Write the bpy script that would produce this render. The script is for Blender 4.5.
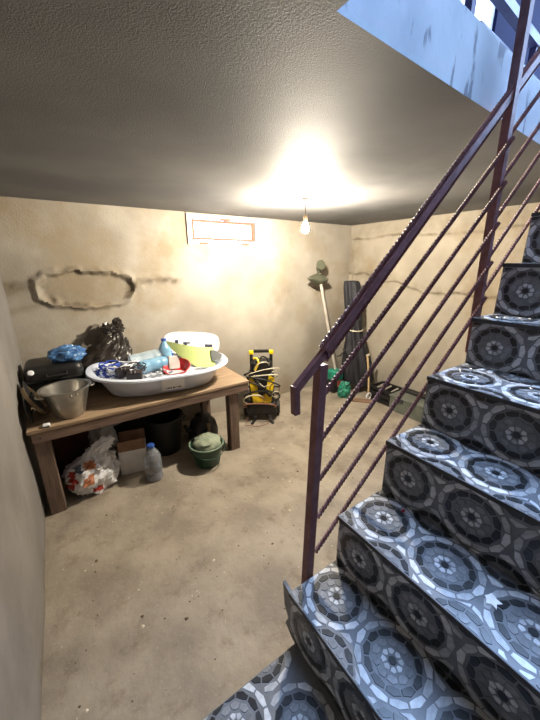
import bpy, bmesh, math, random
import numpy as np
from mathutils import Vector, Matrix, noise

random.seed(7)
for o in list(bpy.data.objects):
    bpy.data.objects.remove(o, do_unlink=True)
SC = bpy.context.scene
COL = SC.collection

# ------------------------------------------------------------------ camera
CAM = Vector((0.0, 0.0, 1.86))
FPX, YAW, PITCH, ROLL = 314.04, 0.58943, 0.30207, -0.0046
fw = Vector((math.sin(YAW) * math.cos(PITCH), math.cos(YAW) * math.cos(PITCH), -math.sin(PITCH)))
rt = Vector((math.cos(YAW), -math.sin(YAW), 0.0))
up = rt.cross(fw)
rt2 = rt * math.cos(ROLL) + up * math.sin(ROLL)
up2 = -rt * math.sin(ROLL) + up * math.cos(ROLL)
cd = bpy.data.cameras.new('camera')
cd.sensor_fit = 'HORIZONTAL'
cd.sensor_width = 36.0
cd.lens = FPX / 540.0 * 36.0
cd.clip_start = 0.02
cam = bpy.data.objects.new('camera', cd)
COL.objects.link(cam)
m = Matrix((rt2, up2, -fw)).transposed().to_4x4()
m.translation = CAM
cam.matrix_world = m
SC.camera = cam

# ------------------------------------------------------------------ sky and exposure
W = bpy.data.worlds.new('sky')
SC.world = W
W.use_nodes = True
bg = W.node_tree.nodes['Background']
bg.inputs['Color'].default_value = (0.42, 0.62, 1.0, 1)
bg.inputs['Strength'].default_value = 21.0
SC.view_settings.view_transform = 'Standard'
SC.view_settings.look = 'None'
SC.view_settings.gamma = 1.0
SC.view_settings.use_curve_mapping = False
SC.view_settings.exposure = 0.0
BULB_STRENGTH = 6300.0

# ------------------------------------------------------------------ helpers
def lin(c):
    return tuple((x / 12.92 if x <= 0.04045 else ((x + 0.055) / 1.055) ** 2.4) for x in c)

def rgb(r, g, b):
    return lin((r / 255.0, g / 255.0, b / 255.0)) + (1.0,)

MATS = {}

def mat(name, c1, c2=None, scale=8.0, rough=0.6, metal=0.0, bump=0.0, bscale=40.0, detail=6.0,
        trans=0.0, alpha=1.0, emit=0.0, stretch=None, spec=0.5, c3=None, lo=0.35, hi=0.65):
    if name in MATS:
        return MATS[name]
    M = bpy.data.materials.new(name)
    M.use_nodes = True
    nt = M.node_tree
    N, L = nt.nodes, nt.links
    b = N['Principled BSDF']
    b.inputs['Roughness'].default_value = rough
    b.inputs['Metallic'].default_value = metal
    b.inputs['Specular IOR Level'].default_value = spec
    b.inputs['Transmission Weight'].default_value = trans
    b.inputs['Alpha'].default_value = alpha
    tc = N.new('ShaderNodeTexCoord')
    src = tc.outputs['Object']
    if stretch:
        mp = N.new('ShaderNodeMapping')
        mp.inputs['Scale'].default_value = stretch
        L.new(src, mp.inputs['Vector'])
        src = mp.outputs['Vector']
    nz = N.new('ShaderNodeTexNoise')
    nz.inputs['Scale'].default_value = scale
    nz.inputs['Detail'].default_value = detail
    L.new(src, nz.inputs['Vector'])
    cr = N.new('ShaderNodeValToRGB')
    cr.color_ramp.elements[0].position = lo
    cr.color_ramp.elements[1].position = hi
    cr.color_ramp.elements[0].color = c1
    cr.color_ramp.elements[1].color = c2 or c1
    if c3:
        e = cr.color_ramp.elements.new(0.5 * (lo + hi))
        e.color = c3
    L.new(nz.outputs['Fac'], cr.inputs['Fac'])
    L.new(cr.outputs['Color'], b.inputs['Base Color'])
    if bump:
        n2 = N.new('ShaderNodeTexNoise')
        n2.inputs['Scale'].default_value = bscale
        n2.inputs['Detail'].default_value = 5
        L.new(src, n2.inputs['Vector'])
        bp = N.new('ShaderNodeBump')
        bp.inputs['Strength'].default_value = bump
        bp.inputs['Distance'].default_value = 0.01
        L.new(n2.outputs['Fac'], bp.inputs['Height'])
        L.new(bp.outputs['Normal'], b.inputs['Normal'])
    if emit:
        b.inputs['Emission Color'].default_value = c1
        b.inputs['Emission Strength'].default_value = emit
    MATS[name] = M
    return M


class MB:
    def __init__(s):
        s.v, s.f, s.m = [], [], []

    def add(s, vs, fs, mi=0):
        o = len(s.v)
        s.v += [tuple(v) for v in vs]
        for f in fs:
            s.f.append(tuple(i + o for i in f))
            s.m.append(mi)
        return s

    def hexa(s, P, mi=0):            # 8 points: bottom ring 0-3, top ring 4-7 (counter-clockwise from above)
        return s.add(P, [(3, 2, 1, 0), (4, 5, 6, 7), (0, 1, 5, 4), (1, 2, 6, 5), (2, 3, 7, 6), (3, 0, 4, 7)], mi)

    def box(s, x0, x1, y0, y1, z0, z1, mi=0):
        return s.hexa([(x0, y0, z0), (x1, y0, z0), (x1, y1, z0), (x0, y1, z0),
                       (x0, y0, z1), (x1, y0, z1), (x1, y1, z1), (x0, y1, z1)], mi)

    def rbox(s, x0, x1, y0, y1, z0, z1, r=0.01, seg=2, mi=0, fn=None):
        bm = bmesh.new()
        bmesh.ops.create_cube(bm, size=1.0)
        for v in bm.verts:
            v.co = Vector(((x0 + x1) / 2 + v.co.x * (x1 - x0), (y0 + y1) / 2 + v.co.y * (y1 - y0), (z0 + z1) / 2 + v.co.z * (z1 - z0)))
        bmesh.ops.bevel(bm, geom=list(bm.edges), offset=r, segments=seg, affect='EDGES', profile=0.5)
        bm.verts.index_update()
        s.add([fn(v.co) if fn else tuple(v.co) for v in bm.verts], [[v.index for v in f.verts] for f in bm.faces], mi)
        bm.free()
        return s

    def beam(s, a, b, w, h, upv=(0, 0, 1), mi=0, twist=0.0, seg=1):
        a, b = Vector(a), Vector(b)
        d = (b - a).normalized()
        u = Vector(upv)
        x = d.cross(u)
        if x.length < 1e-4:
            x = d.cross(Vector((0, 1, 0)))
        x.normalize()
        y = x.cross(d).normalized()
        vs, fs = [], []
        for i in range(seg + 1):
            t = i / seg
            an = twist * t
            p = a.lerp(b, t)
            for (cx, cy) in ((-.5, -.5), (.5, -.5), (.5, .5), (-.5, .5)):
                qx, qy = cx * w, cy * h
                rx = qx * math.cos(an) - qy * math.sin(an)
                ry = qx * math.sin(an) + qy * math.cos(an)
                vs.append(p + x * rx + y * ry)
        for i in range(seg):
            for j in range(4):
                k = (j + 1) % 4
                fs.append((4 * i + j, 4 * i + k, 4 * i + 4 + k, 4 * i + 4 + j))
        fs.append((3, 2, 1, 0))
        e = 4 * seg
        fs.append((e, e + 1, e + 2, e + 3))
        return s.add(vs, fs, mi)

    def tube(s, pts, r, n=8, closed=False, mi=0):
        pts = [Vector(p) for p in pts]
        k = len(pts)
        rs = r if isinstance(r, (list, tuple)) else [r] * k
        vs, fs = [], []
        prev = None
        for i in range(k):
            if closed:
                d = pts[(i + 1) % k] - pts[i - 1]
            else:
                d = pts[min(i + 1, k - 1)] - pts[max(i - 1, 0)]
            d.normalize()
            if prev is None:
                x = d.cross(Vector((0, 0, 1)))
                if x.length < 1e-3:
                    x = d.cross(Vector((1, 0, 0)))
            else:
                x = prev - d * prev.dot(d)
            x.normalize()
            prev = x
            y = d.cross(x)
            for j in range(n):
                a = 2 * math.pi * j / n
                vs.append(pts[i] + (x * math.cos(a) + y * math.sin(a)) * rs[i])
        for i in range(k if closed else k - 1):
            i2 = (i + 1) % k
            for j in range(n):
                j2 = (j + 1) % n
                fs.append((i * n + j, i * n + j2, i2 * n + j2, i2 * n + j))
        if not closed:
            fs.append(tuple(range(n - 1, -1, -1)))
            fs.append(tuple((k - 1) * n + j for j in range(n)))
        return s.add(vs, fs, mi)

    def lathe(s, prof, n=24, c=(0, 0, 0), sx=1.0, sy=1.0, fn=None, mi=0):
        vs, fs = [], []
        for (r, z) in prof:
            for j in range(n):
                a = 2 * math.pi * j / n
                p = (c[0] + r * sx * math.cos(a), c[1] + r * sy * math.sin(a), c[2] + z)
                vs.append(fn(p) if fn else p)
        for i in range(len(prof) - 1):
            for j in range(n):
                j2 = (j + 1) % n
                fs.append((i * n + j, i * n + j2, (i + 1) * n + j2, (i + 1) * n + j))
        fs.append(tuple(range(n - 1, -1, -1)))
        e = (len(prof) - 1) * n
        fs.append(tuple(e + j for j in range(n)))
        return s.add(vs, fs, mi)

    def prism(s, poly, axis, a0, a1, mi=0):   # poly in the two other axes, extruded along axis
        n = len(poly)
        def P(q, t):
            return {'x': (t, q[0], q[1]), 'y': (q[0], t, q[1]), 'z': (q[0], q[1], t)}[axis]
        vs = [P(q, a0) for q in poly] + [P(q, a1) for q in poly]
        fs = [tuple(range(n - 1, -1, -1)), tuple(range(n, 2 * n))]
        for i in range(n):
            j = (i + 1) % n
            fs.append((i, j, n + j, n + i))
        return s.add(vs, fs, mi)

    def blob(s, c, r, amp=0.12, freq=4.0, seed=0, nu=28, nv=18, shape=None, mi=0, flat=None):
        vs, fs = [], []
        for i in range(nv + 1):
            th = math.pi * i / nv
            for j in range(nu):
                ph = 2 * math.pi * j / nu
                d = Vector((math.sin(th) * math.cos(ph), math.sin(th) * math.sin(ph), -math.cos(th)))
                q = d * freq + Vector((seed * 7.3, seed * 3.1, seed))
                k = 1.0 + amp * (noise.noise(q) + 0.8 * abs(noise.noise(q * 2.3)) * 1.2 - 0.35)
                p = Vector((d.x * r[0] * k, d.y * r[1] * k, d.z * r[2] * k))
                if shape:
                    p = shape(p, d)
                p += Vector(c)
                if flat is not None and p.z < flat:
                    p.z = flat
                vs.append(p)
        for i in range(nv):
            for j in range(nu):
                j2 = (j + 1) % nu
                fs.append((i * nu + j, i * nu + j2, (i + 1) * nu + j2, (i + 1) * nu + j))
        return s.add(vs, fs, mi)

    def xf(s, M):
        s.v = [tuple(M @ Vector(v)) for v in s.v]
        return s

    def build(s, name, mats, parent=None, smooth=False, world=False, fix=True):
        me = bpy.data.meshes.new(name)
        off = Vector(parent.location) if (parent and world) else None
        if world and parent and parent.parent:
            off = off + Vector(parent.parent.location)
        vs = [tuple(Vector(v) - off) for v in s.v] if off else s.v
        me.from_pydata(vs, [], s.f)
        mats = mats if isinstance(mats, (list, tuple)) else [mats]
        for q in mats:
            me.materials.append(q)
        me.polygons.foreach_set('material_index', s.m)
        if fix:
            bm = bmesh.new()
            bm.from_mesh(me)
            bmesh.ops.remove_doubles(bm, verts=bm.verts, dist=1e-6)
            bmesh.ops.recalc_face_normals(bm, faces=bm.faces)
            bm.to_mesh(me)
            bm.free()
        if smooth:
            me.shade_smooth()
            try:
                me.set_sharp_from_angle(angle=math.radians(40))
            except Exception:
                pass
        o = bpy.data.objects.new(name, me)
        COL.objects.link(o)
        if parent:
            o.parent = parent
        return o


def tag(o, label=None, cat=None, group=None, kind=None):
    if label: o['label'] = label
    if cat: o['category'] = cat
    if group: o['group'] = group
    if kind: o['kind'] = kind
    return o

def thing(name, loc, label, cat, rz=0.0, group=None, kind=None):
    o = bpy.data.objects.new(name, None)
    o.empty_display_size = 0.05
    COL.objects.link(o)
    o.location = loc
    o.rotation_euler = (0, 0, rz)
    return tag(o, label, cat, group, kind)

def nodes_of(M):
    return M.node_tree.nodes, M.node_tree.links, M.node_tree.nodes['Principled BSDF']

# ------------------------------------------------------------------ room measures (metres)
XL, XR, YB, YN, ZC = -0.356, 3.781, 3.463, -0.45, 2.365
WX0, WX1, WZ0, WZ1 = 1.265, 2.150, 2.045, 2.352      # cellar window in the back wall

# ------------------------------------------------------------------ plaster materials
def plaster(name, base, dark, stain, rough=0.85, sscale=1.6, stain_lo=0.52, stain_hi=0.68, bump=0.35, bscale=60):
    M = mat(name, dark, base, scale=2.2, rough=rough, detail=8, lo=0.3, hi=0.62)
    N, L, b = nodes_of(M)
    tc = [n for n in N if n.type == 'TEX_COORD'][0]
    cr = [n for n in N if n.type == 'VALTORGB'][0]
    n2 = N.new('ShaderNodeTexNoise'); n2.inputs['Scale'].default_value = sscale
    n2.inputs['Detail'].default_value = 9; n2.inputs['Roughness'].default_value = 0.62
    L.new(tc.outputs['Object'], n2.inputs['Vector'])
    r2 = N.new('ShaderNodeValToRGB')
    r2.color_ramp.elements[0].position = stain_lo; r2.color_ramp.elements[1].position = stain_hi
    r2.color_ramp.elements[0].color = (0, 0, 0, 1); r2.color_ramp.elements[1].color = (1, 1, 1, 1)
    L.new(n2.outputs['Fac'], r2.inputs['Fac'])
    mx = N.new('ShaderNodeMix'); mx.data_type = 'RGBA'
    L.new(r2.outputs['Color'], mx.inputs['Factor'])
    L.new(cr.outputs['Color'], mx.inputs[6]); mx.inputs[7].default_value = stain
    n3 = N.new('ShaderNodeTexNoise'); n3.inputs['Scale'].default_value = bscale; n3.inputs['Detail'].default_value = 6
    L.new(tc.outputs['Object'], n3.inputs['Vector'])
    mx2 = N.new('ShaderNodeMix'); mx2.data_type = 'RGBA'; mx2.blend_type = 'MULTIPLY'
    mx2.inputs['Factor'].default_value = 0.3
    L.new(mx.outputs[2], mx2.inputs[6]); L.new(n3.outputs['Color'], mx2.inputs[7])
    # bare render shows where the plaster has come away
    at = N.new('ShaderNodeAttribute'); at.attribute_name = 'worn'
    n4 = N.new('ShaderNodeTexNoise'); n4.inputs['Scale'].default_value = 26; n4.inputs['Detail'].default_value = 7
    L.new(tc.outputs['Object'], n4.inputs['Vector'])
    r4 = N.new('ShaderNodeValToRGB')
    r4.color_ramp.elements[0].position = 0.3; r4.color_ramp.elements[1].position = 0.7
    r4.color_ramp.elements[0].color = rgb(88, 78, 64); r4.color_ramp.elements[1].color = rgb(122, 110, 90)
    L.new(n4.outputs['Fac'], r4.inputs['Fac'])
    mx4 = N.new('ShaderNodeMix'); mx4.data_type = 'RGBA'
    L.new(at.outputs['Fac'], mx4.inputs['Factor'])
    L.new(mx.outputs[2], mx4.inputs[6]); L.new(r4.outputs['Color'], mx4.inputs[7])
    L.new(mx4.outputs[2], b.inputs['Base Color'])
    bp = N.new('ShaderNodeBump'); bp.inputs['Strength'].default_value = bump; bp.inputs['Distance'].default_value = 0.006
    L.new(n3.outputs['Fac'], bp.inputs['Height']); L.new(bp.outputs['Normal'], b.inputs['Normal'])
    return M, mx

PL_BACK, _ = plaster('plaster_back', rgb(162, 155, 143), rgb(138, 131, 120), rgb(142, 129, 108), sscale=1.3)
PL_RIGHT, _ = plaster('plaster_right', rgb(160, 151, 136), rgb(138, 130, 116), rgb(136, 121, 98), sscale=1.5)
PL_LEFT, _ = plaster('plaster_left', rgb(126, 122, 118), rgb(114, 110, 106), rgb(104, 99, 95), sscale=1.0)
#PL_PEEL = mat('bare_render', rgb(112, 98, 78), rgb(150, 133, 104), scale=30, rough=0.95, bump=0.6, bscale=90)
PL_CEIL = mat('ceiling_paint', rgb(90, 90, 91), rgb(110, 109, 108), scale=1.4, rough=0.66, spec=.10, bump=0.35, bscale=240, detail=7)
PL_EDGE = mat('opening_paint', rgb(166, 178, 190), rgb(190, 200, 210), scale=5, rough=0.7, bump=0.10, bscale=40)
CONC = mat('floor_concrete', rgb(130, 120, 107), rgb(158, 147, 131), scale=3.2, rough=0.85, bump=0.9, bscale=16, detail=12, lo=0.36, hi=0.62)
# stains and grit worn into the floor
N, L, b = nodes_of(CONC)
tc = [n for n in N if n.type == 'TEX_COORD'][0]; cr = [n for n in N if n.type == 'VALTORGB'][0]
n2 = N.new('ShaderNodeTexNoise'); n2.inputs['Scale'].default_value = 6; n2.inputs['Detail'].default_value = 12; n2.inputs['Roughness'].default_value = 0.7
L.new(tc.outputs['Object'], n2.inputs['Vector'])
r2 = N.new('ShaderNodeValToRGB'); r2.color_ramp.elements[0].position = 0.54; r2.color_ramp.elements[1].position = 0.74
r2.color_ramp.elements[0].color = (0, 0, 0, 1); r2.color_ramp.elements[1].color = (0.75, 0.75, 0.75, 1)
L.new(n2.outputs['Fac'], r2.inputs['Fac'])
mx = N.new('ShaderNodeMix'); mx.data_type = 'RGBA'
L.new(r2.outputs['Color'], mx.inputs['Factor']); L.new(cr.outputs['Color'], mx.inputs[6]); mx.inputs[7].default_value = rgb(98, 80, 62)
n3 = N.new('ShaderNodeTexNoise'); n3.inputs['Scale'].default_value = 70; n3.inputs['Detail'].default_value = 4
L.new(tc.outputs['Object'], n3.inputs['Vector'])
r3 = N.new('ShaderNodeValToRGB'); r3.color_ramp.elements[0].position = 0.62; r3.color_ramp.elements[1].position = 0.72
r3.color_ramp.elements[0].color = (0, 0, 0, 1); r3.color_ramp.elements[1].color = (0.5, 0.5, 0.5, 1)
L.new(n3.outputs['Fac'], r3.inputs['Fac'])
mx3 = N.new('ShaderNodeMix'); mx3.data_type = 'RGBA'
L.new(r3.outputs['Color'], mx3.inputs['Factor']); L.new(mx.outputs[2], mx3.inputs[6]); mx3.inputs[7].default_value = rgb(180, 166, 144)
L.new(mx3.outputs[2], b.inputs['Base Color'])

# ------------------------------------------------------------------ shell
fl = MB().box(XL - .2, XR + .2, YN - .2, YB + .3, -0.12, 0.0).build('floor', CONC)
tag(fl, 'bare worn beige concrete floor', 'floor', kind='structure')

def fbm(x, y, s):
    return noise.fractal(Vector((x * s, y * s, 0.37 * s)), 1.0, 2.0, 4)

def sstep(a, b, x):
    t = min(1, max(0, (x - a) / (b - a)))
    return t * t * (3 - 2 * t)

def grid_wall(name, u0, u1, z0, z1, step, point, height, hole, mats, flip):
    nu, nz = int(round((u1 - u0) / step)), int(round((z1 - z0) / step))
    us = [u0 + (u1 - u0) * i / nu for i in range(nu + 1)]
    zs = [z0 + (z1 - z0) * i / nz for i in range(nz + 1)]
    if hole:
        for lst, vals in ((us, hole[:2]), (zs, hole[2:])):
            for val in vals:
                k = min(range(len(lst)), key=lambda i: abs(lst[i] - val)); lst[k] = val
    M = MB()
    tone = []
    for z in zs:
        for u in us:
            h, t = height(u, z)
            tone.append(t)
            M.v.append(point(u, z, h))
    w = nu + 1
    for j in range(nz):
        for i in range(nu):
            uc, zc = (us[i] + us[i + 1]) / 2, (zs[j] + zs[j + 1]) / 2
            if hole and hole[0] < uc < hole[1] and hole[2] < zc < hole[3]:
                continue
            q = (j * w + i, j * w + i + 1, (j + 1) * w + i + 1, (j + 1) * w + i)
            M.f.append(q if not flip else q[::-1])
            M.m.append(0)
    o = M.build(name, mats, fix=False, smooth=True)
    at = o.data.attributes.new('worn', 'FLOAT', 'POINT')
    at.data.foreach_set('value', tone)
    return o

def gau(x, w):
    return math.exp(-(x / w) ** 2)

def back_height(x, z):
    h, t = 0.006 * fbm(x, z, 1.7), 0.0
    # blistered patch of plaster: an oval crater with a raised torn rim
    dx, dz = (x - 0.27) / 0.40, (z - 1.635 + 0.02 * dx_tilt(x)) / 0.150
    d = math.sqrt(dx * dx + dz * dz) + 0.17 * fbm(x + 3, z, 4.0) + 0.11 * fbm(x + 1, z + 8, 14.0)
    g = fbm(x + 9, z + 2, 9.0)
    h += 0.034 * gau(d - 1.08, 0.13) - 0.010 * sstep(1.05, 0.88, d) + 0.006 * g * gau(d - 1.0, .25)
    t = max(t, gau(d - 0.92, 0.15) * (.70 + 1.6 * g), 0.22 * sstep(1.0, .9, d))
    # crust of flaking plaster running on to both sides
    if x > 0.5:
        zz = 1.695 + 0.03 * fbm(x, 4.0, 4.0)
        fade = sstep(0.55, 0.7, x) * sstep(1.22, 1.05, x)
        h += fade * (0.016 * gau(z - zz - .012, 0.03) + .010 * g * gau(z - zz, .05))
        t = max(t, fade * gau(z - zz + .016, 0.040) * (.55 + .9 * g))
    if x < 0.1:
        zz = 1.665 + 0.02 * fbm(x, 7.0, 4.0)
        fade = sstep(.02, -.12, x)
        h += fade * 0.012 * gau(z - zz - .05, 0.03)
        t = max(t, fade * gau(z - zz, 0.06) * (.6 + .6 * g))
        t = max(t, fade * .4 * gau(z - 1.52 - .25 * (x + .1), .03))
    # brown tidemarks
    t = max(t, .35 * gau(math.hypot((x - 2.62) / .28, (z - 1.45) / .20), 1.0) * (.55 + .9 * fbm(x, z, 5.0)))
    return h, min(1, max(0, t))

def dx_tilt(x):
    return (x - .27) * 1.2

def right_height(y, z):
    h, t = 0.006 * fbm(y, z, 1.5), 0.0
    g = fbm(y + 4, z + 5, 8.0)
    # crumbling horizontal crack with the plaster standing proud above it
    zz = 1.69 - 0.20 * sstep(3.3, 2.0, y) + 0.05 * fbm(y, 2.0, 3.0)
    e = z - zz
    h += 0.020 * sstep(-0.008, 0.010, e) * gau(max(0, e), 0.12) + .006 * g * gau(e, .10)
    t = max(t, gau(e, 0.020) * (.6 + .8 * g), .35 * gau(e - .03, .07) * (.6 + g))
    zz = 2.17 + 0.04 * fbm(y + 5, 2.0, 2.0)
    e = z - zz
    h += 0.016 * sstep(-0.008, 0.008, e)
    t = max(t, gau(e, 0.016) * (.55 + .8 * g), .3 * sstep(0, .05, e) * (.7 + g))
    # darker towards the back corner
    t = max(t, .30 * sstep(3.1, 3.46, y) * (.7 + g))
    return h, min(1, max(0, t))

bw = grid_wall('wall_back', XL - .08, XR + .08, -0.02, ZC + .03, 0.016, lambda u, z, h: (u, YB - h * (0.0 if WX0 - .03 < u < WX1 + .03 and z > WZ0 - .03 else 1.0), z), back_height,
               (WX0, WX1, WZ0, WZ1), [PL_BACK], False)
tag(bw, 'beige plastered back wall with an oval blistered patch', 'wall', kind='structure')
# window reveal behind the opening
rv = MB()
rv.add([(WX0, YB, WZ0), (WX1, YB, WZ0), (WX1, YB + .25, WZ0), (WX0, YB + .25, WZ0), (WX0, YB, WZ1), (WX1, YB, WZ1), (WX1, YB + .25, WZ1), (WX0, YB + .25, WZ1)],
       [(0, 1, 2, 3), (7, 6, 5, 4), (0, 3, 7, 4), (1, 5, 6, 2)])
rv.build('reveal', PL_BACK, bw, fix=False)
rw = grid_wall('wall_right', YN, YB + .08, -0.02, ZC + .03, 0.016, lambda u, z, h: (XR - h, u, z), right_height, None, [PL_RIGHT], False)
tag(rw, 'beige plastered right wall with a crumbling crack', 'wall', kind='structure')
def left_height(y, z):
    return 0.010 * fbm(y, z, 1.2), min(1, max(0, .8 * gau(z, .045) * (.7 + .8 * fbm(y, z, 6.0))))
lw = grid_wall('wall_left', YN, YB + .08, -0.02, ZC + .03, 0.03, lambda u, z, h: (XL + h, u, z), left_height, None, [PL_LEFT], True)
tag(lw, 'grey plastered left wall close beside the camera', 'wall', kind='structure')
nw = MB().box(XL - .2, XR + .2, YN - .15, YN, 0, 4.6).build('wall_near', mat('near_wall_dark', rgb(74, 68, 62), rgb(88, 82, 75), scale=3, rough=.85))  # out-of-view wall, coloured dark to cut bounce light on the risers
tag(nw, 'plastered wall beside the stairs, darkened to keep the risers in shade', 'wall', kind='structure')

# ceiling slab with the stair opening
ZT = 2.560
OX0, OX1 = 0.593, 3.10
HO = [(OX0, YN), (OX1, YN), (OX1, 0.742), (OX0, 0.628)]       # opening corners (near-left, near-right, far-right, far-left)
c = MB()
OUT = [(XL - .2, YN), (XR + .2, YN), (XR + .2, YB + .3), (XL - .2, YB + .3)]
def quadz(P, z, flip, mi=0):
    q = [(a, b_, z) for a, b_ in P]
    c.add(q if not flip else q[::-1], [(0, 1, 2, 3)], mi)
# undulating underside
PIECES = [[(XL - .2, YN), (OX0, YN), HO[3], (XL - .2, YB + .3)],
          [(OX1, YN), (XR + .2, YN), (XR + .2, YB + .3), HO[2]],
          [HO[3], HO[2], (XR + .2, YB + .3), (XL - .2, YB + .3)]]
for P in PIECES:
    quadz(P, ZC, True); quadz(P, ZT, False)
ce = c.build('ceiling', PL_CEIL, fix=False)
tag(ce, 'low rough grey painted concrete ceiling', 'ceiling', kind='structure')
e = MB()
def face(P, mi=0): e.add(P, [(0, 1, 2, 3)], mi)
EN = 40
for i in range(EN):
    a0, a1 = i / EN, (i + 1) / EN
    p0 = (HO[3][0] + (HO[2][0] - HO[3][0]) * a0, HO[3][1] + (HO[2][1] - HO[3][1]) * a0)
    p1 = (HO[3][0] + (HO[2][0] - HO[3][0]) * a1, HO[3][1] + (HO[2][1] - HO[3][1]) * a1)
    face([(p0[0], p0[1], ZC), (p1[0], p1[1], ZC), (p1[0], p1[1], ZT), (p0[0], p0[1], ZT)])
face([(OX0, YN, ZC), (OX0, HO[3][1], ZC), (OX0, HO[3][1], ZT), (OX0, YN, ZT)])
face([(OX1, HO[2][1], ZC), (OX1, YN, ZC), (OX1, YN, ZT), (OX1, HO[2][1], ZT)])
eo = e.build('opening_edge', PL_EDGE, ce, fix=False)
N, L, b = nodes_of(PL_EDGE)
tc = [n for n in N if n.type == 'TEX_COORD'][0]; cr = [n for n in N if n.type == 'VALTORGB'][0]
mp = N.new('ShaderNodeMapping'); mp.inputs['Scale'].default_value = (16, 16, 5.5); mp.inputs['Rotation'].default_value = (0, math.radians(14), 0)
L.new(tc.outputs['Object'], mp.inputs['Vector'])
n2 = N.new('ShaderNodeTexNoise'); n2.inputs['Scale'].default_value = 1.0; n2.inputs['Detail'].default_value = 5
L.new(mp.outputs['Vector'], n2.inputs['Vector'])
r2 = N.new('ShaderNodeValToRGB'); r2.color_ramp.elements[0].position = .57; r2.color_ramp.elements[1].position = .63
r2.color_ramp.elements[0].color = (0, 0, 0, 1); r2.color_ramp.elements[1].color = (.8, .8, .8, 1)
L.new(n2.outputs['Fac'], r2.inputs['Fac'])
mx = N.new('ShaderNodeMix'); mx.data_type = 'RGBA'
L.new(r2.outputs['Color'], mx.inputs['Factor']); L.new(cr.outputs['Color'], mx.inputs[6]); mx.inputs[7].default_value = rgb(84, 90, 108)
L.new(mx.outputs[2], b.inputs['Base Color'])

# upstairs: a dark blue wall with a window, seen through the stair opening
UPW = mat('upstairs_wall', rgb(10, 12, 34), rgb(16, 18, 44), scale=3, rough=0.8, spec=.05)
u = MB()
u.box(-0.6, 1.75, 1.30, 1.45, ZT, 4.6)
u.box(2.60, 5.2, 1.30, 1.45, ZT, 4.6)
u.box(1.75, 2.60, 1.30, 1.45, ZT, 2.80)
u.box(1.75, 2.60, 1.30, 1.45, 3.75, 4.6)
u.box(-0.75, -0.6, YN - .15, 1.45, ZT, 4.6)  # unseen end wall, added to close off sky light from this side
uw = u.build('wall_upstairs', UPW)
tag(MB().box(-0.75, 0.80, YN - .15, 1.45, 4.6, 4.75).build('sky_block_upstairs', PL_LEFT), 'unseen slab over the upstairs, added to block sky light from the lower risers', 'ceiling', kind='structure')  # roof piece added out of view; its edge keeps lower risers dark
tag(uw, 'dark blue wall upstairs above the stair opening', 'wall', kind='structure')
WHITE_FR = mat('window_paint', rgb(176, 172, 168), rgb(190, 186, 182), scale=12, rough=0.5)
PANE_UP = mat('bright_pane', (0.95, 0.97, 1, 1), rough=0.3, emit=1.6)
w2 = thing('window_2', (2.175, 1.30, 2.80), 'bright white window upstairs beyond the stair opening', 'window', kind='structure')
f = MB()
f.box(-.425, -.385, .02, .12, 0, .95).box(.385, .425, .02, .12, 0, .95).box(-.385, .385, .02, .12, 0, .04).box(-.385, .385, .02, .12, .91, .95)
f.build('frame', WHITE_FR, w2)
MB().box(-.385, .385, .06, .075, .04, .91).build('pane', PANE_UP, w2)
MB().beam((-.2, .05, .04), (.28, .05, .91), .03, .03).build('glazing_bar', mat('cyan_paint', rgb(120, 190, 225), rough=.5), w2)

# ------------------------------------------------------------------ cellar window
RUST = mat('rusty_frame', rgb(112, 66, 48), rgb(150, 98, 76), scale=30, rough=0.7, bump=.3)
PANE = mat('frosted_pane', (1.0, 0.97, 0.93, 1), rough=0.4, emit=1.15)
w1 = thing('window_1', ((WX0 + WX1) / 2, YB, WZ0), 'small white cellar window under the ceiling with rust-stained frame', 'window', kind='structure')
hw, hh = (WX1 - WX0) / 2, WZ1 - WZ0
f = MB()
f.box(-hw, hw, -.022, .10, 0, .045).box(-hw, hw, -.022, .10, hh - .045, hh).box(-hw, -hw + .05, -.022, .10, .045, hh - .045).box(hw - .05, hw, -.022, .10, .045, hh - .045)
f.build('frame', WHITE_FR, w1)
a, b0 = hw - .058, .053
f = MB()
f.box(-a, a, -.004, .06, b0, b0 + .022).box(-a, a, -.004, .06, hh - b0 - .022, hh - b0).box(-a, -a + .022, -.004, .06, b0 + .022, hh - b0 - .022).box(a - .022, a, -.004, .06, b0 + .022, hh - b0 - .022)
f.build('sash', RUST, w1)
MB().box(-a + .02, a - .02, .03, .036, b0 + .02, hh - b0 - .02).build('pane', PANE, w1)
f = MB().box(-.06, .06, -.04, -.022, hh - .05, hh - .03).box(-.012, .03, -.055, -.022, hh - .065, hh - .045)
f.build('latch', RUST, w1)
for s in (-.27, .25):
    MB().rbox(s - .05, s + .05, -.036, -.022, .004, .024, .004).build('hinge', RUST, w1)

# ------------------------------------------------------------------ stairs with pebble-pattern tiles
GROUT = mat('tile_grout', rgb(98, 100, 104), rgb(112, 114, 118), scale=30, rough=0.4, spec=.4)
TILE_EDGE = mat('tile_edge', rgb(44, 44, 46), rgb(60, 60, 62), scale=40, rough=0.6)
CORE = mat('stair_concrete', rgb(120, 112, 100), rgb(146, 138, 124), scale=6, rough=0.9, bump=.5)
def pebble(name, lo_, hi_):
    return mat(name, rgb(lo_ - 2, lo_, lo_ + 3), rgb(hi_ - 2, hi_, hi_ + 3), scale=60, rough=0.30)
STONE_M = [pebble('pebble_slate', 26, 36), pebble('pebble_slate_pale', 38, 52), pebble('pebble_grey', 98, 114),
           pebble('pebble_grey_pale', 118, 134), pebble('pebble_white', 184, 204), pebble('pebble_white_dull', 150, 172)]

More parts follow.
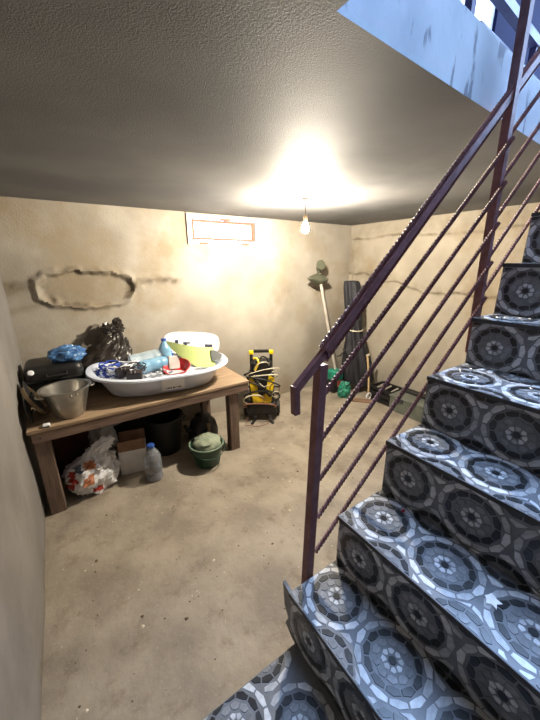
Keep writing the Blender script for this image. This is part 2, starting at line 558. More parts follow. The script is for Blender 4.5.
def arc_stone(cx, cy, r0, r1, a0, a1, gap=0.0036, seg=3):
    rm = (r0 + r1) / 2
    r0 += gap / 2; r1 -= gap / 2
    P = []
    g0 = gap / 2 / max(r1, .01)
    for i in range(seg + 1):
        t = a0 + g0 + (a1 - a0 - 2 * g0) * i / seg
        rr = r1 - (0.20 * (r1 - r0) if i in (0, seg) else 0)
        P.append((cx + rr * math.cos(t), cy + rr * math.sin(t)))
    if r0 > 0.008:
        g0 = gap / 2 / r0
        for i in range(seg, -1, -1):
            t = a0 + g0 + (a1 - a0 - 2 * g0) * i / seg
            rr = r0 + (0.20 * (r1 - r0) if i in (0, seg) else 0)
            P.append((cx + rr * math.cos(t), cy + rr * math.sin(t)))
    return P

def clip(poly, u0, u1, v0, v1):
    def cut(P, ins, inter):
        out = []
        for i in range(len(P)):
            a, b_ = P[i - 1], P[i]
            ia, ib = ins(a), ins(b_)
            if ib:
                if not ia: out.append(inter(a, b_))
                out.append(b_)
            elif ia:
                out.append(inter(a, b_))
        return out
    def ix(val, k):
        def fn(a, b_):
            t = (val - a[k]) / (b_[k] - a[k])
            return (a[0] + (b_[0] - a[0]) * t, a[1] + (b_[1] - a[1]) * t)
        return fn
    for k, val, sg in ((0, u0, 1), (0, u1, -1), (1, v0, 1), (1, v1, -1)):
        if len(poly) < 3: return []
        poly = cut(poly, lambda p: (p[k] - val) * sg >= 0, ix(val, k))
    return poly

def area(P):
    return 0.5 * abs(sum(P[i - 1][0] * P[i][1] - P[i][0] * P[i - 1][1] for i in range(len(P))))

PER = 0.208
def tile_stones(u0, u1, v0, v1, vmid, seed):
    """pebble rosettes along u (metres), centred on v = vmid; returns (polygon, material index)"""
    R_ = random.Random(seed)
    out = []
    centres = []
    k = 0
    y = 0.50
    while y > u0 - .15:
        centres.append((y, vmid)); y -= PER
    centres.append((0.50 + PER, vmid))
    extra = [(c0[0] - PER / 2, vmid + s * 0.150) for c0 in centres for s in (-1, 1)]
    RO = 0.1035
    def rings(cx, cy, ph):
        res = [([(cx + .0115 * math.cos(t * math.pi / 3.5), cy + .0115 * math.sin(t * math.pi / 3.5)) for t in range(7)], 0)]
        def ring(n, r0, r1, mats, off, seg=2):
            for i in range(n):
                j0, j1 = R_.uniform(-.05, .05), 0
                a0 = 2 * math.pi * i / n + off + ph
                a1 = 2 * math.pi * (i + 1) / n + off + ph
                res.append((arc_stone(cx, cy, r0, r1, a0, a1, seg=seg), R_.choice(mats)))
        ring(8, .0125, .032, [4, 4, 5], 0)
        ring(10, .0320, .056, [2, 3, 3, 2], .2)
        ring(11, .0560, .080, [0, 0, 1], .5)
        ring(12, .0800, RO, [4, 4, 5, 5, 4], .1)
        return res
    for i, (cx, cy) in enumerate(centres):
        out += rings(cx, cy, R_.uniform(0, 1))
    taken = [(cx, cy, RO) for cx, cy in centres]
    # part-rosettes in the corners between
    for (cx, cy) in extra:
        for P, mi in rings(cx, cy, R_.uniform(0, 1))[1:]:
            Q = []
            cxm = sum(p[0] for p in P) / len(P); cym = sum(p[1] for p in P) / len(P)
            if any(math.hypot(cxm - a, cym - b_) < r - .004 for a, b_, r in taken): continue
            for p in P:
                for a, b_, r in taken:
                    d = math.hypot(p[0] - a, p[1] - b_)
                    if d < r + .002:
                        p = (a + (p[0] - a) * (r + .002) / max(d, 1e-5), b_ + (p[1] - b_) * (r + .002) / max(d, 1e-5))
                Q.append(p)
            if any(math.hypot(cxm - ex, cym - ey) < math.hypot(cxm - cx, cym - cy) - 1e-4 for ex, ey in extra): continue
            out.append((Q, mi))
    res = []
    for P, mi in out:
        P = [(p[0] + R_.uniform(-.0006, .0006), p[1] + R_.uniform(-.0006, .0006)) for p in P]
        Q = clip(P, u0 + .002, u1 - .002, v0 + .002, v1 - .002)
        if len(Q) >= 3 and area(Q) > 2.2e-5:
            res.append((Q, mi))
    return res

YS = 0.595
STEPS = [(None, 0.620), (0.478, 0.826), (0.684, 1.028), (0.910, 1.243), (1.120, 1.446), (1.395, 1.640), (1.575, 1.850), (1.755, 2.055), (1.960, 2.262), (2.175, 2.455)]
SXEND = 2.45
stairs = thing('stairs', (0.478, 0.1, 0.0), 'concrete staircase covered in black and white pebble-patterned tiles', 'stairs', kind='structure')
SOFF = Vector(stairs.location)
core = MB()
for i, (x, z) in enumerate(STEPS):
    x0 = 0.10 if i == 0 else x
    x1 = STEPS[i + 1][0] if i + 1 < len(STEPS) else SXEND
    ye = 0.565 if i == 0 else YS
    core.box(x0 + .012, x1 + .012, YN + .004, ye - .008, 0.002 if i < 5 else z - .55, z - .014)
core.box(2.19, SXEND, YN + .004, YS - .008, ZC - .2, ZT - .02)
core.build('core', CORE, stairs, world=True)

def to_px(P):
    d = Vector(P) - CAM
    zz = d.dot(fw)
    if zz < .05: return None
    return 270 + FPX * d.dot(rt2) / zz, 360 - FPX * d.dot(up2) / zz, zz

ALLST = []    # (screen size, face part, polygon world points, normal, material)
def stone_mesh(pts, nrm, h=0.0016, mi=0):
    n = len(pts)
    cc = sum(pts, Vector()) / n
    base = pts
    top = [cc + (p - cc) * 0.93 + nrm * h for p in pts]
    return base + top, [tuple(range(n, 2 * n))] + [(i, (i + 1) % n, n + (i + 1) % n, n + i) for i in range(n)]

for i, (x, z) in enumerate(STEPS):
    x0 = 0.10 if i == 0 else x
    x1 = STEPS[i + 1][0] if i + 1 < len(STEPS) else SXEND
    ye = 0.565 if i == 0 else YS
    tr = MB().box(x0 - .008, x1, YN + .004, ye, z - .014, z).build('tread', GROUT, stairs, world=True)
    MB().box(x0 - .0105, x0 - .0078, YN + .004, ye, z - .013, z + .0012).build('nosing', TILE_EDGE, tr, world=False).location = Vector((0, 0, 0)) - Vector((0, 0, 0)) - SOFF
    zb = 0.0 if i == 0 else STEPS[i - 1][1]
    ri = MB()
    if i == 1:   # broken tile sticking out past the tread
        ri.prism([(YN + .004, zb), (.585, zb + .002), (.622, zb + .03), (.606, zb + .07), (.628, zb + .11), (.632, zb + .15), (.640, z - .004), (.600, z - .014), (YN + .004, z - .014)], 'x', x - .002, x + .009)
    else:
        ri.box(x0, x0 + .010, YN + .004, ye, zb, z - .014)
    rs = ri.build('riser', [GROUT], stairs, world=True)
    if i < 8:
        for P, mi in tile_stones(YN + .004, ye, x0 - .006, x1, x0 + .112, 10 + i):
            ALLST.append((tr, [Vector((p[1], p[0], z)) for p in P], Vector((0, 0, 1)), mi))
        for P, mi in tile_stones(YN + .004, ye, zb, z - .014, z - .106, 50 + i):
            ALLST.append((rs, [Vector((x0 - (.002 if i == 1 else 0), p[0], p[1])) for p in P], Vector((-1, 0, 0)), mi))

def screen_area(pts, nrm):
    q = [to_px(p) for p in pts]
    if any(k is None for k in q): return 0
    cx = sum(k[0] for k in q) / len(q); cy = sum(k[1] for k in q) / len(q)
    if not (-5 < cx < 545 and -5 < cy < 725): return 0
    if nrm.dot(CAM - pts[0]) <= 0: return 0
    return area([(k[0], k[1]) for k in q])

# stones seen largest are pieces of their own; the rest are joined per tile face
scored = sorted(((screen_area(s[1], s[2]), k) for k, s in enumerate(ALLST)), reverse=True)
single = {k for a_, k in scored[:300] if a_ > 0}
joined = {}
for k, (par, pts, nrm, mi) in enumerate(ALLST):
    if k in single:
        cc = sum(pts, Vector()) / len(pts)
        vs, fs = stone_mesh([p - cc for p in pts], nrm)
        B = MB().add(vs, fs)
        o = B.build('stone', STONE_M[mi], par, fix=False)
        o.location = cc - SOFF
        me = o.data
        bm = bmesh.new(); bm.from_mesh(me); bmesh.ops.recalc_face_normals(bm, faces=bm.faces)
        bm.normal_update()
        if sum((f_.normal.dot(nrm) for f_ in bm.faces if len(f_.verts) == len(pts)), 0) < 0:
            bmesh.ops.reverse_faces(bm, faces=bm.faces)
        bm.to_mesh(me); bm.free()
    else:
        vs, fs = stone_mesh(list(pts), nrm)
        joined.setdefault(par.name, (par, MB()))[1].add([v - SOFF for v in vs], fs, mi)
for par, B in joined.values():
    tag(B.build('small_stones', STONE_M, par), kind='stuff')

# loose scraps lying on the treads
PAPER = mat('white_scrap', rgb(225, 222, 218), rgb(240, 238, 234), scale=40, rough=0.8)
P = []
for k in range(11):
    a_ = 2 * math.pi * k / 11
    rr = .021 * (1.0 if k % 2 else .62) * random.uniform(.8, 1.2)
    P.append((rr * 1.2 * math.cos(a_), rr * math.sin(a_)))
o = MB().prism(P, 'z', 0, .0025).build('plaster_splash', PAPER)
o.location = (0.795, 0.170, 1.0302)
tag(o, 'small white splash of dried plaster on a tiled stair tread', 'splash')
o = MB().blob((0, 0, 0), (.009, .006, .004), amp=.4, seed=3, nu=8, nv=6).build('red_scrap', mat('red_scrap', rgb(150, 40, 50), rough=.6))
o.location = (0.875, 0.480, 1.0335)
tag(o, 'tiny red scrap lying at the back of a stair tread', 'scrap')

# ------------------------------------------------------------------ stair railing
RAILM = mat('railing_paint', rgb(108, 72, 72), rgb(128, 90, 92), scale=25, spec=.3, rough=0.5, bump=.15, bscale=80)
Y1 = 0.62
SL = 0.935
rail = thing('stair_railing', (0.577, Y1, 0.69), 'dark purple-brown painted metal stair railing with twisted bars', 'railing')
def railpart(name, B, smooth=False): return B.build(name, RAILM, rail, smooth=smooth, world=True)
railpart('post', MB().beam((.566, Y1, .690), (.588, Y1, 1.585), .028, .028, upv=(0, 1, 0)))
railpart('base_plate', MB().rbox(.545, .600, YS + .001, Y1 - .012, .70, .80, .003))
railpart('post', MB().beam((1.480, Y1, 1.475), (1.400, Y1, 2.95), .028, .028, upv=(0, 1, 0)))
railpart('base_plate', MB().rbox(1.45, 1.515, YS + .001, Y1 - .012, 1.47, 1.60, .003))
railpart('post', MB().beam((2.02, Y1, 2.02), (2.02, Y1, 3.06), .028, .028, upv=(0, 1, 0)))
for (bx, bz) in ((1.483, 1.50), (.572, .73)):
    railpart('bolt', MB().tube([(bx, Y1 - .028, bz + .01), (bx, Y1 - .018, bz + .01)], .009, 6))
# flat handrail with a twisted bar welded on both edges
h0, h1 = Vector((.594, Y1, 1.614)), Vector((2.06, Y1, 1.614 + .962 * (2.06 - .594)))
hr = railpart('handrail', MB().beam(h0, h1, .018, .022, upv=(0, 0, 1)).beam((.497, Y1, 1.529), h0 + Vector((.006, 0, .005)), .018, .022, upv=(0, 0, 1)).beam((.500, Y1, 1.455), (.496, Y1, 1.540), .018, .020, upv=(0, 1, 0)))
for s in (-1, 1):
    off = Vector((0, 0, s * .021 + 0))
    B = MB().beam(h0 + off + Vector((.01 * -s, 0, 0)), h1 + off, .011, .011, twist=200, seg=420)
    o = B.build('twisted_edge', RAILM, hr, world=False)
    o.location = -Vector(rail.location)
base_z = [1.487, 1.340, 1.193, 1.042, .893]
for zz in base_z:
    a_ = Vector((.600, Y1 - .002, zz)); xe = 1.455
    b_ = Vector((xe, Y1 - .002, zz + SL * (xe - .600)))
    if b_.z > 2.9: pass
    xp = 1.480 - (b_.z - 1.475) * .0542
    b_ = Vector((xp + .012, Y1 - .020, zz + SL * (xp + .012 - .600)))
    railpart('twisted_bar', MB().beam(a_, b_, .0120, .0120, twist=140, seg=300))
    a2 = Vector((xp + .012, Y1 + .006, zz + SL * (xp - .600) + .004)); b2 = Vector((2.02, Y1, zz + SL * (2.02 - .600)))
    if b2.z > a2.z: railpart('twisted_bar', MB().beam(a2, b2, .0120, .0120, twist=80, seg=170))
# low guard rail upstairs along the opening
gr = thing('landing_guard', (1.9, .735, ZT), 'dull violet low guard rail along the upper edge of the stair opening', 'railing')
VIOL = mat('violet_paint', rgb(82, 78, 116), rgb(100, 96, 134), scale=20, rough=.4)
def ey(x): return HO[3][1] + (HO[2][1] - HO[3][1]) * (x - OX0) / (OX1 - OX0) + .03
MB().beam((1.27, ey(1.27), 2.585), (3.0, ey(3.0), 2.575), .016, .012).build('lower_bar', VIOL, gr, world=True)
MB().beam((1.15, ey(1.15), 2.70), (3.0, ey(3.0), 2.655), .030, .030).build('upper_bar', VIOL, gr, world=True)
for x in (1.20, 1.75, 2.4, 2.98):
    MB().box(x - .012, x + .012, ey(x) - .012, ey(x) + .012, ZT, 2.68).build('post', VIOL, gr, world=True)

# ------------------------------------------------------------------ hanging bulb
bl = thing('light_bulb', (1.855, 2.24, ZC), 'lit bare bulb hanging from the ceiling on a short cord', 'light bulb')
DARKPL = mat('dark_socket', rgb(70, 56, 40), rgb(90, 72, 52), scale=20, rough=.5)
MB().lathe([(.028, 0), (.028, -.010), (.012, -.016)], 16).build('ceiling_rose', DARKPL, bl)
MB().tube([(0, 0, -.01), (.006, 0, -.06), (.012, 0, -.125)], .0035, 6).build('cord', DARKPL, bl)
MB().lathe([(.006, -.07), (.017, -.078), (.019, -.115), (.016, -.125)], 16, c=(.012, 0, -.05)).build('socket', DARKPL, bl, smooth=True)
BULB = bpy.data.materials.new('glowing_bulb'); BULB.use_nodes = True
nt = BULB.node_tree; nt.nodes.clear()
em = nt.nodes.new('ShaderNodeEmission'); em.inputs['Color'].default_value = (1.0, 0.89, 0.72, 1); em.inputs['Strength'].default_value = BULB_STRENGTH
ou = nt.nodes.new('ShaderNodeOutputMaterial'); nt.links.new(em.outputs[0], ou.inputs[0])
MB().lathe([(.013, -.125), (.016, -.14), (.027, -.165), (.031, -.185), (.027, -.205), (.014, -.217), (.002, -.220)], 20, c=(.012, 0, -.05)).build('glass', BULB, bl, smooth=True)

# ------------------------------------------------------------------ work table
WOOD = mat('table_wood', rgb(94, 76, 66), rgb(124, 102, 88), scale=3.0, rough=.6, stretch=(1.5, 14, 14), bump=.25, bscale=12)
WOOD_V = mat('table_leg_wood', rgb(92, 74, 65), rgb(118, 97, 85), scale=3.0, rough=.65, stretch=(14, 14, 1.5), bump=.25, bscale=12)
WOOD_T = mat('table_top_wood', rgb(134, 112, 90), rgb(160, 136, 108), scale=3.0, rough=.6, stretch=(1.5, 14, 14), bump=.2, bscale=12)
TZ, TX0, TX1, TY0, TY1 = 0.742, -0.335, 1.448, 2.535, 3.425
tb = thing('work_table', (0.55, 2.98, 0), 'long brown wooden plank table against the back wall', 'table')
y = TY0
pw = (TY1 - TY0) / 6
for k in range(6):
    MB().rbox(TX0, TX1, y + .0015, y + pw - .0015, TZ - .026, TZ, .003, 1).build('plank', WOOD_T, tb, world=True)
    y += pw
MB().rbox(TX0 + .02, TX1 - .01, TY0 + .006, TY0 + .03, TZ - .105, TZ - .027, .003, 1).build('apron', WOOD, tb, world=True)
MB().rbox(TX0 + .02, TX1 - .01, TY1 - .03, TY1 - .006, TZ - .105, TZ - .027, .003, 1).build('apron', WOOD, tb, world=True)
MB().rbox(TX1 - .04, TX1 - .012, TY0 + .032, TY1 - .032, TZ - .105, TZ - .027, .003, 1).build('apron', WOOD, tb, world=True)
for (lx0, lx1) in ((-.315, -.215), (1.235, 1.335)):
    for (ly0, ly1) in ((TY0 + .032, TY0 + .122), (TY1 - .122, TY1 - .032)):
        MB().rbox(lx0, lx1, ly0, ly1, 0.0, TZ - .027, .004, 1).build('leg', WOOD_V, tb, world=True)
lb = MB().tube([(-.265, TY0 - .001, .675), (-.265, TY0 + .012, .675)], .007, 8).build('screw', TILE_EDGE, tb, world=True)

# ------------------------------------------------------------------ things on the table
# aluminium pot
ALU = mat('aluminium', rgb(150, 147, 141), rgb(178, 175, 168), scale=9, rough=.32, metal=.85, bump=.12, bscale=12)
pot = thing('cooking_pot', (-.060, 2.690, TZ), 'tapered aluminium cooking pot standing at the left front of the table', 'pot', rz=.3)
MB().lathe([(.0, .004), (.092, 0), (.102, .012), (.138, .16), (.154, .218), (.168, .222), (.168, .230), (.148, .228), (.132, .16), (.095, .018), (.0, .014)], 40,
           fn=lambda p: (p[0] * (1 + .05 * p[2] / .23), p[1] * (1 - .04 * p[2] / .23), p[2])).build('body', ALU, pot, smooth=True)
for s in (-1, 1):
    pts = [(s * (.158 + .040 * math.sin(t)), .048 * math.cos(t), .200) for t in [math.pi * k / 10 for k in range(11)]]
    MB().tube(pts, .006, 8).build('handle', ALU, pot, smooth=True)
for dx in (-.02, .02):
    MB().blob((.0 + dx, -.150, .195), (.009, .007, .009), amp=0, nu=8, nv=6).build('rivet', ALU, pot, smooth=True)

# black case with a white button
BLK = mat('black_plastic', rgb(16, 16, 17), rgb(26, 25, 26), scale=12, rough=.42)
BLK2 = mat('black_rubber', rgb(14, 14, 15), rgb(24, 23, 23), scale=20, rough=.6)
WHT = mat('white_plastic', rgb(222, 224, 228), rgb(234, 236, 240), scale=6, rough=.35)
cs = thing('black_case', (-.115, 3.14, TZ), 'bulky black case with a white button, behind the pot', 'case')
MB().rbox(-.21, .205, -.17, .20, 0.0, .33, .06, 4, fn=lambda p: (p[0], p[1], p[2] * (1.0 + .10 * (p[0] < 0) * -p[0]))).build('body', BLK, cs, smooth=True)
MB().rbox(-.205, .200, -.176, .205, .205, .217, .004, 1).build('lid_seam', BLK2, cs)
MB().lathe([(.020, 0), (.024, .008), (.018, .016), (.004, .018)], 16).xf(Matrix.Translation((-.155, -.158, .290)) @ Matrix.Rotation(math.radians(55), 4, 'X')).build('button', WHT, cs, smooth=True)
MB().tube([(-.06, -.17, .26), (-.06, -.20, .25), (.08, -.20, .25), (.08, -.17, .26)], .010, 8).build('handle', BLK2, cs, smooth=True)

# blue plastic bag
BLUE = mat('blue_bag', rgb(36, 74, 128), rgb(84, 130, 180), scale=18, rough=.35, bump=.5, bscale=30)
o = MB().blob((0, 0, .055), (.135, .085, .080), amp=.34, freq=2.4, seed=2, nu=40, nv=26, flat=0.0).build('blue_bag', BLUE, smooth=True)
o.location = (-.005, 3.075, TZ + .325)
tag(o, 'crumpled blue plastic bag on top of the black case', 'bag')

# grey board behind
o = MB().prism([(0, 0), (.20, .02), (.245, .27), (.20, .28)], 'y', -.006, .006).build('grey_board', mat('grey_board', rgb(92, 84, 76), rgb(112, 104, 94), scale=10, rough=.8))
o.location = (.055, 3.405, TZ + .28); o.rotation_euler = (math.radians(-6), 0, 0)
tag(o, 'grey offcut of board leaning on the back wall behind the black bag', 'board')

# black tied bin bag
BAGB = mat('bin_bag', rgb(34, 30, 27), rgb(52, 46, 41), scale=14, rough=.30, bump=.7, bscale=22)
def bagshape(p, d):
    t = (d.z + 1) / 2
    k = 1.0 if t < .45 else max(.24, 1 - (t - .45) * 1.45)
    fold = 1 + .10 * math.sin(9 * math.atan2(d.y, d.x) + 3 * t) * sstep(.3, .8, t)
    return Vector((p.x * k * fold + .16 * sstep(.2, 1, t), p.y * k * fold + .02 * t, p.z))
bb = thing('tied_bin_bag', (.27, 3.305, TZ), 'knotted shiny black bin bag behind the left end of the tub', 'bag')
MB().blob((0, 0, .255), (.225, .125, .265), amp=.16, freq=3.0, seed=5, nu=48, nv=32, shape=bagshape, flat=0.002).build('sack', BAGB, bb, smooth=False)
MB().blob((.16, .02, .510), (.075, .055, .055), amp=.45, freq=3, seed=8, nu=20, nv=14).build('knot', BAGB, bb)
MB().blob((.085, .01, .520), (.062, .04, .052), amp=.5, freq=3, seed=9, nu=16, nv=12).build('tail', BAGB, bb)
MB().blob((.175, .02, .560), (.045, .035, .055), amp=.5, freq=3, seed=11, nu=16, nv=12).build('tail', BAGB, bb)

# baby bath tub
TUBM = mat('tub_plastic', rgb(196, 204, 222), rgb(206, 213, 229), scale=2, rough=.35)
TUBC, TUBR = Vector((.715, 2.905, TZ)), math.radians(-9)
tub = thing('baby_bath', TUBC, 'pale blue-white plastic baby bath full of odds and ends', 'bath tub', rz=TUBR)
def se(t, a_, b_, n=2.5):
    cx, sx = math.cos(t), math.sin(t)
    return a_ * math.copysign(abs(cx) ** (2 / n), cx), b_ * math.copysign(abs(sx) ** (2 / n), sx)
def tub_ring(a_, b_, z, N_=64):
    R_ = []
    for k in range(N_):
        t = 2 * math.pi * k / N_
        x_, y_ = se(t, a_, b_)
        wa = 1 - .06 * math.cos(2 * t) * 0 - .05 * math.exp(-((x_ - .02) / .16) ** 2) * (abs(y_) > .1)
        zz = z + (z / .2) * (.030 * (x_ / .6) ** 2 * (1.3 if x_ < 0 else .4))
        R_.append((x_, y_ * wa, zz))
    return R_
prof = [(.40, .235, .003), (.46, .275, .02), (.52, .320, .11), (.565, .350, .19), (.575, .356, .198), (.612, .388, .198), (.622, .396, .188), (.622, .396, .178)]
inner = [(.605, .380, .192), (.570, .350, .196)]
B = MB()
rings_ = [tub_ring(*q) for q in [(.40, .235, .003), (.46, .275, .022), (.515, .318, .11), (.560, .348, .176), (.612, .386, .174), (.624, .396, .182), (.620, .392, .196), (.585, .362, .202), (.560, .345, .190), (.505, .308, .11), (.45, .265, .030), (.38, .215, .014)]]
Nn = 64
vs = [p for R_ in rings_ for p in R_]
fs = []
for i in range(len(rings_) - 1):
    for j in range(Nn):
        k = (j + 1) % Nn
        fs.append((i * Nn + j, i * Nn + k, (i + 1) * Nn + k, (i + 1) * Nn + j))
fs.append(tuple(range(Nn - 1, -1, -1))); fs.append(tuple((len(rings_) - 1) * Nn + j for j in range(Nn)))
B.add(vs, fs).build('shell', TUBM, tub, smooth=True)
STK = mat('label_paper', rgb(216, 216, 216), rgb(228, 228, 228), scale=6, rough=.6)
st = MB()
SX = (-.045, .145)
st.hexa([(SX[0], -.306, .055), (SX[1], -.306, .055), (SX[1], -.302, .055), (SX[0], -.302, .055), (SX[0], -.352, .165), (SX[1], -.352, .165), (SX[1], -.34, .165), (SX[0], -.34, .165)])
so = st.build('sticker', STK, tub)
for k in range(9):
    x_ = SX[0] + .03 + k * .015
    w_ = random.choice((.006, .009, .011))
    MB().hexa([(x_, -.3155, .070), (x_ + w_, -.3155, .070), (x_ + w_, -.308, .070), (x_, -.308, .070), (x_, -.3220, .086), (x_ + w_, -.3220, .086), (x_ + w_, -.314, .086), (x_, -.314, .086)]).build('print_mark', TILE_EDGE, so)

Mtub = Matrix.Translation(TUBC) @ Matrix.Rotation(TUBR, 4, 'Z')
def in_tub(o, x_, y_, z_, rx=0, ry=0, rz=0):
    o.matrix_world = Mtub @ Matrix.Translation((x_, y_, z_)) @ Matrix.Rotation(rz, 4, 'Z') @ Matrix.Rotation(ry, 4, 'Y') @ Matrix.Rotation(rx, 4, 'X')
    return o
CLEAR = mat('clear_plastic', rgb(196, 216, 228), rgb(208, 226, 236), scale=6, rough=.18, alpha=.55, spec=.8)
BLUEPL = mat('blue_clear_plastic', rgb(120, 170, 205), rgb(150, 196, 224), scale=6, rough=.2, alpha=.75, spec=.8)
CAPB = mat('blue_cap', rgb(36, 70, 150), rgb(46, 84, 168), scale=6, rough=.4)
def bottle(name, label, R0, H0, body, cap, group=None):
    t = thing(name, (0, 0, 0), label, 'bottle', group=group)
    pr = [(.0, .004), (R0 * .8, 0), (R0, .012), (R0, H0 * .22), (R0 * .95, H0 * .25), (R0, H0 * .28), (R0, H0 * .50), (R0 * .95, H0 * .53), (R0, H0 * .56), (R0 * .98, H0 * .64),
          (R0 * .75, H0 * .76), (R0 * .42, H0 * .87), (R0 * .33, H0 * .90), (R0 * .33, H0 * .95)]
    MB().lathe(pr, 24).build('body', body, t, smooth=True)
    MB().lathe([(R0 * .40, H0 * .925), (R0 * .42, H0 * .93), (R0 * .42, H0 * .99), (R0 * .38, H0)], 16).build('cap', cap, t, smooth=True)
    return t
t = bottle('plastic_bottle', 'large clear plastic bottle lying across the tub', .082, .40, CLEAR, CAPB); in_tub(t, -.27, .10, .215, 0, math.radians(84), .12)
t = bottle('plastic_bottle', 'clear bluish bottle lying in front of the larger one in the tub', .062, .34, BLUEPL, WHT); in_tub(t, -.20, -.07, .215, 0, math.radians(88), .30)
t = bottle('plastic_bottle', 'upright blue-tinted bottle beside the yellow-green sheet in the tub', .060, .29, BLUEPL, CAPB); in_tub(t, .055, .11, .13, math.radians(-6), 0, 0)
# heap of odds and ends filling the tub below
HEAP = mat('tub_filling', rgb(120, 124, 132), rgb(206, 210, 218), scale=9, rough=.6, bump=.6, bscale=18)
o = MB().blob((0, 0, 0), (.44, .25, .085), amp=.5, freq=5, seed=21, nu=60, nv=24, flat=-.068, shape=lambda p, d: Vector((p.x, p.y, p.z)) * min(1.0, 1.0 / max(1e-4, math.hypot(p.x / (.425 + .5 * min(0, p.z)), p.y / (.240 + .4 * min(0, p.z)))))).build('crumpled_plastic_sheet', HEAP, smooth=False)
in_tub(o, -.02, -.01, .095); tag(o, 'crumpled grey-white plastic sheeting filling the bottom of the tub', 'plastic sheet')
# white panel at the back
wp = thing('bath_seat', (0, 0, 0), 'white rounded plastic bath seat standing at the back of the tub', 'bath seat')
P = []
for k in range(24):
    t_ = 2 * math.pi * k / 24
    x_, y_ = se(t_, .285, .115, 3.6)
    P.append((x_, y_))
MB().prism(P, 'y', -.03, .03).build('panel', WHT, wp)
for (x_, z_, w_, h_) in ((-.16, .005, .016, .045), (-.07, -.02, .012, .05), (-.06, .0, .035, .014), (.17, -.035, .04, .05)):
    MB().rbox(x_ - w_, x_ + w_, -.042, -.028, z_ - h_ / 2, z_ + h_ / 2, .004, 1).build('clip', mat('navy_clip', rgb(40, 44, 70), rough=.5), wp)
in_tub(wp, .35, .285, .305, math.radians(-18), math.radians(7), math.radians(-3))
# yellow-green sheet, curved
YG = mat('yellow_green_sheet', rgb(186, 204, 128), rgb(200, 216, 142), scale=5, rough=.45)
B = MB()
cols = 14
vs, fs = [], []
for i in range(cols + 1):
    s_ = i / cols
    x_ = -.22 + .44 * s_
    y_ = .05 - .10 * math.sin(math.pi * (.15 + .75 * s_))
    zt = .27 - .10 * s_ - .02 * math.sin(3 * s_)
    zb = .25 - .27 * min(1, s_ * 1.65) ** .75 if s_ < .6 else -.02
    for dy in (0, .008):
        vs += [(x_, y_ + dy, zb), (x_, y_ + dy, zt)]
for i in range(cols):
    a_ = 4 * i
    fs += [(a_, a_ + 4, a_ + 5, a_ + 1), (a_ + 2, a_ + 3, a_ + 7, a_ + 6), (a_ + 1, a_ + 5, a_ + 7, a_ + 3), (a_, a_ + 2, a_ + 6, a_ + 4)]
fs += [(0, 1, 3, 2), (4 * cols, 4 * cols + 2, 4 * cols + 3, 4 * cols + 1)]
o = B.add(vs, fs).build('plastic_sheet', YG, smooth=False)
in_tub(o, .285, -.03, .150, math.radians(-14), 0, math.radians(-4)); tag(o, 'curved yellow-green plastic sheet standing in the tub', 'plastic sheet')
# red bowl
RED = mat('red_plastic', rgb(176, 26, 34), rgb(196, 36, 44), scale=8, rough=.35)
o = MB().lathe([(.0, .003), (.07, 0), (.12, .07), (.126, .075), (.120, .078), (.066, .008), (.0, .008)], 28).build('red_bowl', RED, smooth=True)
in_tub(o, .130, -.100, .135, math.radians(18), math.radians(-10), 0); tag(o, 'red plastic bowl tilted under the yellow-green sheet', 'bowl')
o = MB().rbox(-.075, .075, -.035, .035, 0, .13, .012, 2).build('grey_carton', mat('grey_carton', rgb(170, 160, 156), rgb(190, 182, 178), scale=12, rough=.6))
in_tub(o, .120, -.030, .145, math.radians(-20), math.radians(8), .2); tag(o, 'small grey-pink carton tilted in the red bowl', 'carton')
# dark grey scrap at the right end
o = MB().prism([(-.05, 0), (.045, 0), (.06, .05), (-.01, .10), (-.05, .105)], 'y', -.012, .012).build('dark_grey_scrap', mat('dark_grey_scrap', rgb(104, 106, 104), rgb(122, 124, 120), scale=8, rough=.6))
in_tub(o, .52, -.03, .185, math.radians(-10), 0, 0); tag(o, 'dark grey plastic scrap at the right end of the tub', 'scrap')
# adapters and cables
ADP = mat('adapter_plastic', rgb(34, 30, 32), rgb(50, 44, 46), scale=20, rough=.4)
for (x_, y_, z_, rz, w_, lab) in ((-.335, -.13, .215, .3, .052, 'black power adapter near the left end of the tub'), (-.245, -.225, .205, -.2, .062, 'dark brown power adapter against the front rim of the tub')):
    t = thing('power_adapter', (0, 0, 0), lab, 'adapter')
    MB().rbox(-w_, w_, -.035, .035, -.04, .04, .01, 2).build('body', ADP, t, smooth=True)
    for s in (-.015, .015):
        MB().tube([(s, -.03, .04), (s, -.03, .062)], .004, 6).build('pin', ALU, t)
    in_tub(t, x_, y_, z_, math.radians(10), 0, rz)
def cable(name, label, pts, r, m_, cat='cable'):
    o = MB().tube(pts, r, 6).build(name, m_, smooth=True)
    tag(o, label, cat)
    return o
def squig(cx, cy, cz, rx, ry, rz_, n, seed, turns=3):
    R_ = random.Random(seed)
    out = []
    for i in range(n):
        t_ = i / (n - 1) * 2 * math.pi * turns
        out.append((cx + rx * math.cos(t_ + R_.uniform(-.1, .1)) * R_.uniform(.75, 1.05), cy + ry * math.sin(t_) * R_.uniform(.75, 1.05), cz + rz_ * math.sin(1.7 * t_ + seed)))
    return out
o = cable('black_cable', 'tangled black cable looping over the adapters in the tub', squig(0, 0, 0, .11, .07, .03, 54, 3), .005, ADP); in_tub(o, -.25, -.12, .245)
o = cable('blue_cable', 'tangled blue cable at the left end of the tub', squig(0, 0, 0, .085, .085, .035, 54, 5, 4), .0065, mat('blue_cable', rgb(40, 70, 160), rgb(56, 88, 180), scale=9, rough=.4)); in_tub(o, -.43, .0, .245)
o = cable('white_cable', 'tangled white cable over the left half of the tub', squig(0, 0, 0, .13, .09, .03, 60, 9, 4), .006, WHT); in_tub(o, -.36, -.03, .235)
